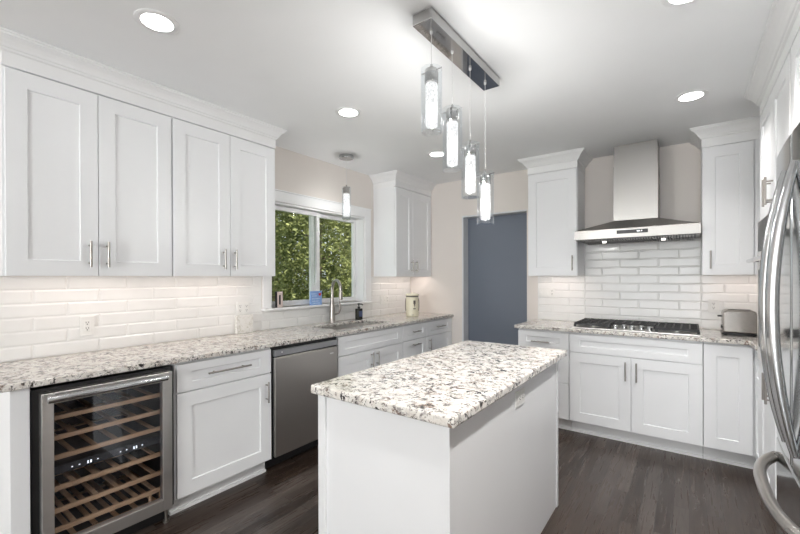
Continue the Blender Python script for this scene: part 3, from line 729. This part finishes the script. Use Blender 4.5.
# ------------------------------------------------------------------ outlets and switches
def outlet(P, u0, u1, v0, v1, items, label, horizontal=False):
    uc, vc = (u0+u1)/2, (v0+v1)/2
    t_ = thing('wall_outlet', label, 'outlet', P(uc, vc, 0))
    mb = MB(); a, c = P(u0, v0, .0), P(u1, v1, .006); mb.box(*[x for ax in range(3) for x in (a[ax], c[ax])]); mb.build('cover_plate', PLASTIC, t_, .002)
    n = len(items)
    for i, it in enumerate(items):
        cu = u0+(u1-u0)*(i+.5)/n; cv = vc
        if horizontal: hu, hv = .034, .017
        else: hu, hv = .017, .034
        a, c = P(cu-hu, cv-hv, .0062), P(cu+hu, cv+hv, .0085)
        fc_ = MB().box(*[x for ax in range(3) for x in (a[ax], c[ax])]).build('receptacle' if it == 'o' else 'switch', PLASTIC, t_, .001, 1)
        if it == 'o':
            sl = MB()
            for s_ in (-1, 1):
                for (du, dv_, w2, h2) in ((-.006, .005, .0015, .004), (.006, .005, .0015, .004), (0, -.006, .0028, .0028)):
                    if horizontal: q0, q1 = cu+s_*.017+dv_, cv+du; ww, hh_ = h2, w2
                    else: q0, q1 = cu+du, cv+s_*.017+dv_; ww, hh_ = w2, h2
                    a, c = P(q0-ww, q1-hh_, .0086), P(q0+ww, q1+hh_, .0092)
                    sl.box(*[x for ax in range(3) for x in (a[ax], c[ax])])
            sl.build('slots', SLOT, fc_)
        else:
            a, c = P(cu-.008, cv-.018, .0087), P(cu+.008, cv+.004, .0125)
            MB().box(*[x for ax in range(3) for x in (a[ax], c[ax])]).build('rocker', PLASTIC, fc_, .001, 1)
TL = FL(XW+.0108); TB = FB(YW-.0108)
outlet(TL, .770, .840, 1.016, 1.131, 'o', 'white duplex outlet on the tiles above the wine cooler')
outlet(TL, 1.778, 1.892, 1.062, 1.165, 'oo', 'white double outlet above the white marbled block')
outlet(TL, 3.60, 3.755, 1.05, 1.15, 'sso', 'white switch plate on tiles between window and cream canister')
outlet(TB, -1.284, -1.121, 1.152, 1.250, 'sso', 'white switch and outlet plate on tiles beside the doorway')
outlet(TB, .128, .200, 1.057, 1.168, 'o', 'white duplex outlet on the tiles behind the toaster')
outlet(lambda u, v, d: (ix1-.004+d, u, v), 1.745, 1.862, .765, .838, 'o', 'white horizontal outlet on the island side under the granite', True)

# ------------------------------------------------------------------ small things on counter and sill
nb = MB().box(-2.918, -2.888, 1.755, 1.905, ZT+.0005, 1.062)
o = nb.build('marble_block', MARBLE, None, .004); tag(o, 'white marbled square block leaning under the double outlet', 'block')
cn = thing('ceramic_canister', 'cream ceramic canister with brown motif at the counter end', 'canister', (-2.575, 3.755, ZT))
cp_ = (-2.575, 3.755, ZT+.0005)
MB().lathe(cp_, [(.068, 0), (.072, .004), (.072, .215), (.070, .222)], 36).build('jar', CREAM, cn)
MB().lathe((cp_[0], cp_[1], cp_[2]+.2225), [(.0705, 0), (.0725, .003), (.0725, .010), (.069, .013)], 36).build('rim_band', BROWNMARK, cn)
MB().lathe((cp_[0], cp_[1], cp_[2]+.236), [(.074, 0), (.076, .004), (.074, .020), (.050, .027), (.012, .029), (.012, .036), (.0, .038)], 36).build('lid', CREAM, cn)
mk = MB(); ax_ = math.atan2(-cp_[1], -cp_[0])
def onjar(th, z, r=.0728): return (cp_[0]+r*math.cos(ax_+th), cp_[1]+r*math.sin(ax_+th), cp_[2]+z)
for (t0, t1, z0_, z1_) in ((.18, .55, .145, .185), (.26, .47, .125, .145), (.33, .40, .105, .125), (.16, .56, .085, .097), (-.10, .25, .018, .023)):
    n = 6
    for k in range(n):
        p0, p1 = t0+(t1-t0)*k/n, t0+(t1-t0)*(k+1)/n
        mk.add([onjar(p0, z0_), onjar(p1, z0_), onjar(p1, z1_), onjar(p0, z1_)], [(0, 1, 2, 3)])
mk.build('motif', BROWNMARK, cn, fix=False)
for th in (1.5, -1.5):
    MB().tube([onjar(th, .06, .0735), onjar(th, .10, .078), onjar(th, .16, .078), onjar(th, .205, .0735)], .004, 8).build('wire_clip', BROWNMARK, cn)

sp = thing('soap_dispenser', 'dark soap bottle with black pump and navy label by the sink', 'soap bottle', (-2.825, 3.12, ZT))
sx_, sy_ = -2.825, 3.12
def rbox(cx, cy, hx_, hy_, z0_, z1_): return MB().box(cx-hx_, cx+hx_, cy-hy_, cy+hy_, z0_, z1_)
rbox(sx_, sy_, .026, .034, ZT+.0005, ZT+.120).build('bottle', SOAPB, sp, .008, 3)
rbox(sx_+.0267, sy_, .0005, .026, ZT+.035, ZT+.095).build('label', NAVY, sp)
pm = MB().lathe((sx_, sy_, ZT+.1205), [(.014, 0), (.014, .018), (.006, .020), (.006, .040), (.016, .041), (.016, .052), (.010, .054)], 18)
pm.tube([(sx_, sy_, ZT+.167), (sx_+.045, sy_, ZT+.167), (sx_+.052, sy_, ZT+.158)], .0055, 10); pm.build('pump', BLACK, sp)

bt = thing('gift_card', 'small blue card with red mark standing on the window sill', 'card', (-2.905, 2.595, 1.099))
MB().box(-2.913, -2.899, 2.523, 2.668, 1.0985, 1.232).build('card', BLUE, bt, .001, 1)
wr = MB()
for (a, c, z) in ((2.535, 2.60, 1.205), (2.545, 2.605, 1.185), (2.54, 2.645, 1.158), (2.545, 2.63, 1.135), (2.55, 2.64, 1.115)):
    y = a
    while y < c:
        l_ = random.uniform(.008, .018); wr.box(-2.8988, -2.8982, y, min(y+l_, c), z-.004, z+.005); y += l_+.005
wr.build('writing', BLUEL, bt)
hm = MB(); pl = []
for k in range(24):
    th = 2*math.pi*k/24; pl.append((16*math.sin(th)**3*.0011, (13*math.cos(th)-5*math.cos(2*th)-2*math.cos(3*th)-math.cos(4*th))*.0011))
hm.prism(pl, lambda a, b_, d: (d, 2.640+a, 1.200+b_), -2.8987, -2.8978); hm.build('red_heart', RED, bt)
ts_ = MB()
for k in range(9):
    a = 2.56+k*.006; ts_.tube([(-2.907, a, 1.2325), (-2.905+random.uniform(-.008, .008), a+random.uniform(-.02, .02), 1.265), (-2.905, a+random.uniform(-.025, .02), 1.29+random.random()*.03)], [.004, .005, .002], 6)
ts_.build('tissue', STRING, bt)
fr_ = thing('photo_stand', 'small dark and pink stand at the cabinet end of the window sill', 'ornament', (-2.91, 2.18, 1.099))
MB().box(-2.935, -2.905, 2.150, 2.210, 1.0985, 1.240).build('stand', BLACK, fr_, .002)
MB().box(-2.9047, -2.902, 2.152, 2.168, 1.100, 1.238).box(-2.9047, -2.902, 2.188, 2.208, 1.100, 1.238).box(-2.9047, -2.902, 2.168, 2.188, 1.210, 1.238).box(-2.9047, -2.902, 2.168, 2.188, 1.100, 1.125).build('frame', PINK, fr_)

# ------------------------------------------------------------------ pendants
def pendant_parts(root, x, y, zt, zb, r, rt, own=True, pw=12.5):
    g_ = MB()
    h = zt-zb
    g_.lathe((x, y, zb), [(r-.0035, .004), (r-.0035, h), (r, h), (r, 0), (.0, 0), (.0, .004), (r-.0035, .004)], 40)
    gs = g_.build('glass_shade', PGLASS, root)
    sk_ = MB().lathe((x, y, zt-.065), [(.030, 0), (.031, .004), (.031, .058), (.026, .064), (.006, .066), (.006, .085)], 24)
    # cross pin that carries the glass
    sk_.cyl((x-r-.006, y, zt-.008), (x+r+.006, y, zt-.008), .0025, 8)
    sk_.build('socket', CHROME if own else NICKEL, gs)
    MB().lathe((x, y, zb+.028), [(.0, 0), (rt-.003, 0), (rt, .004), (rt, h-.098), (rt-.003, h-.0945), (0, h-.0945)], 28).build('bubble_tube', BUBBLE, gs)
    light('pendant_lamp', 'POINT', (x, y, (zt+zb)/2-.03), pw, (1, .975, .945), radius=.018)
    return gs
pf = thing('linear_pendant', 'chrome linear ceiling fixture with four glass cylinder pendants over the island', 'pendant light', (-.94, 1.83, 2.471))
MB().box(-.990, -.890, 1.452, 2.205, 2.472, 2.5205).build('canopy', CHROME, pf, .002)
for (y, zt, zb) in ((1.530, 2.300, 2.012), (1.724, 2.187, 1.883), (1.921, 2.069, 1.782), (2.113, 1.956, 1.660)):
    x = -.94
    pendant_parts(pf, x, y, zt, zb, .048, .027, True, {2.300: 5, 2.187: 9, 2.069: 14, 1.956: 21}[zt])
    MB().cyl((x, y, zt+.0205), (x, y, 2.4715), .0016, 6).lathe((x, y, 2.458), [(.004, 0), (.007, .004), (.007, .0135)], 12).build('cord', STRING, pf)
spd = thing('sink_pendant', 'single glass cylinder pendant hanging in front of the window', 'pendant light', (-2.63, 2.735, 2.49))
sx2, sy2 = -2.63, 2.735
MB().lathe((sx2, sy2, 2.490), [(.062, 0), (.068, .004), (.068, .030)], 32).build('canopy', HANDLES, spd)
pendant_parts(spd, sx2, sy2, 2.222, 1.915, .042, .030, False, 6.0)
MB().cyl((sx2, sy2, 2.2425), (sx2, sy2, 2.4895), .0016, 6).build('cord', STRING, spd)

# ------------------------------------------------------------------ recessed ceiling lights
spots = [(-1.945, .80, 'round recessed ceiling light above the wine cooler', 2.5), (-1.93, 2.03, 'round recessed ceiling light above the dishwasher', 2.5),
         (-1.915, 3.21, 'round recessed ceiling light behind the hanging pendants', 2.5), (.01, 3.162, 'round recessed ceiling light in front of the hood and oven tower', 44),
         (-.004, 2.00, 'round recessed ceiling light cut by the top edge of the photo', 112), (0, .75, 'round recessed ceiling light above the camera', 98)]
proto = None
for (x, y, lab, pw) in spots:
    if proto is None:
        o = proto = thing('ceiling_light', lab, 'ceiling light', (x, y, ZC), 'recessed ceiling lights')
        MB().lathe((x, y, ZC-.006), [(.066, .0015), (.084, 0), (.090, .003), (.090, .0058)], 40).build('trim_ring', TRIMW, o)
        MB().lathe((x, y, ZC-.0045), [(0, 0), (.064, 0), (.064, .004)], 36).build('lens', LENS, o)
    else:
        o = copy_tree(proto); o.location = (x, y, ZC); o['label'] = lab
    l = light('downlight', 'SPOT', (x, y, ZC-.02), pw, (1, .975, .945), radius=.06, aim=(0, 0, -1)); l.data.spot_size = 2.6 if x < -1 else 2.2; l.data.spot_blend = .6 if x < -1 else .8

# ------------------------------------------------------------------ garden behind the window
struct('terrain', MB().box(-40, XW-.17, -25, 45, -1.1, -.6), LAWN)
def tree(name, label, x, y, h, r, nleaf, m, leaf=.085, trunk=.09, base=-.6, low=.1):
    t_ = thing(name, label, 'tree', (x, y, base))
    tk = MB(); tk.tube([(x, y, base), (x+.05, y-.04, base+h*.4), (x+.02, y+.05, base+h*.8)], [trunk, trunk*.75, trunk*.3], 10)
    for k in range(9):
        z = base+h*(low+.1+.07*k); th = k*2.4; l_ = r*(.9-.06*k)
        tk.tube([(x, y, z), (x+math.cos(th)*l_*.6, y+math.sin(th)*l_*.6, z+.15), (x+math.cos(th)*l_, y+math.sin(th)*l_, z+.2)], [trunk*.35, trunk*.2, .008], 6)
    tk.build('trunk', BARK, t_)
    lf = MB(); cl_ = [(random.random(), random.uniform(0, 6.283), random.random()) for _ in range(nleaf//26)]
    for (a, th, q_) in cl_:
        zc_ = base+h*(low+(1-low)*a); rr_ = r*max(.12, math.sin(math.pi*(.18+.80*a)))*(.55+.45*math.sqrt(q_))
        cx_, cy_ = x+math.cos(th)*rr_, y+math.sin(th)*rr_
        for _ in range(26):
            c_ = Vector((cx_+random.gauss(0, .13), cy_+random.gauss(0, .13), zc_+random.gauss(0, .11)))
            d_ = Vector((random.gauss(0, 1), random.gauss(0, 1), random.gauss(0, .6))).normalized()
            e_ = d_.cross(Vector((random.gauss(0, 1), random.gauss(0, 1), random.gauss(0, 1)))).normalized()
            L_ = leaf*random.uniform(.6, 1.2)
            lf.add([c_-d_*L_*.5, c_+e_*L_*.24, c_+d_*L_*.5, c_-e_*L_*.24], [(0, 1, 2, 3)])
    lf.build('foliage', m, t_, fix=False)
tree('evergreen_tree', 'dense green bush seen through the sash beside the wall cabinet', -6.0, 5.42, 5.6, .86, 32000, LEAF, .09)
tree('evergreen_tree', 'dense green bush seen through the sash nearer the corner cabinet', -6.0, 7.75, 5.6, .86, 26000, LEAF, .09)
tree('woodland_tree', 'slender trunked tree with sparse leaves at the cabinet side of the window', -8.4, 6.15, 8.0, 1.0, 9000, LEAF2, .12, .11, low=.2)
tree('woodland_tree', 'bare trunked tree with sparse leaves behind the gap between the bushes', -8.4, 8.75, 8.0, 1.1, 16000, LEAF2, .11, .13, low=.1)
tree('woodland_tree', 'tall woodland tree deep behind the bushes', -12.0, 9.4, 8.0, 1.3, 12000, LEAF2, .13, .15, low=.1)
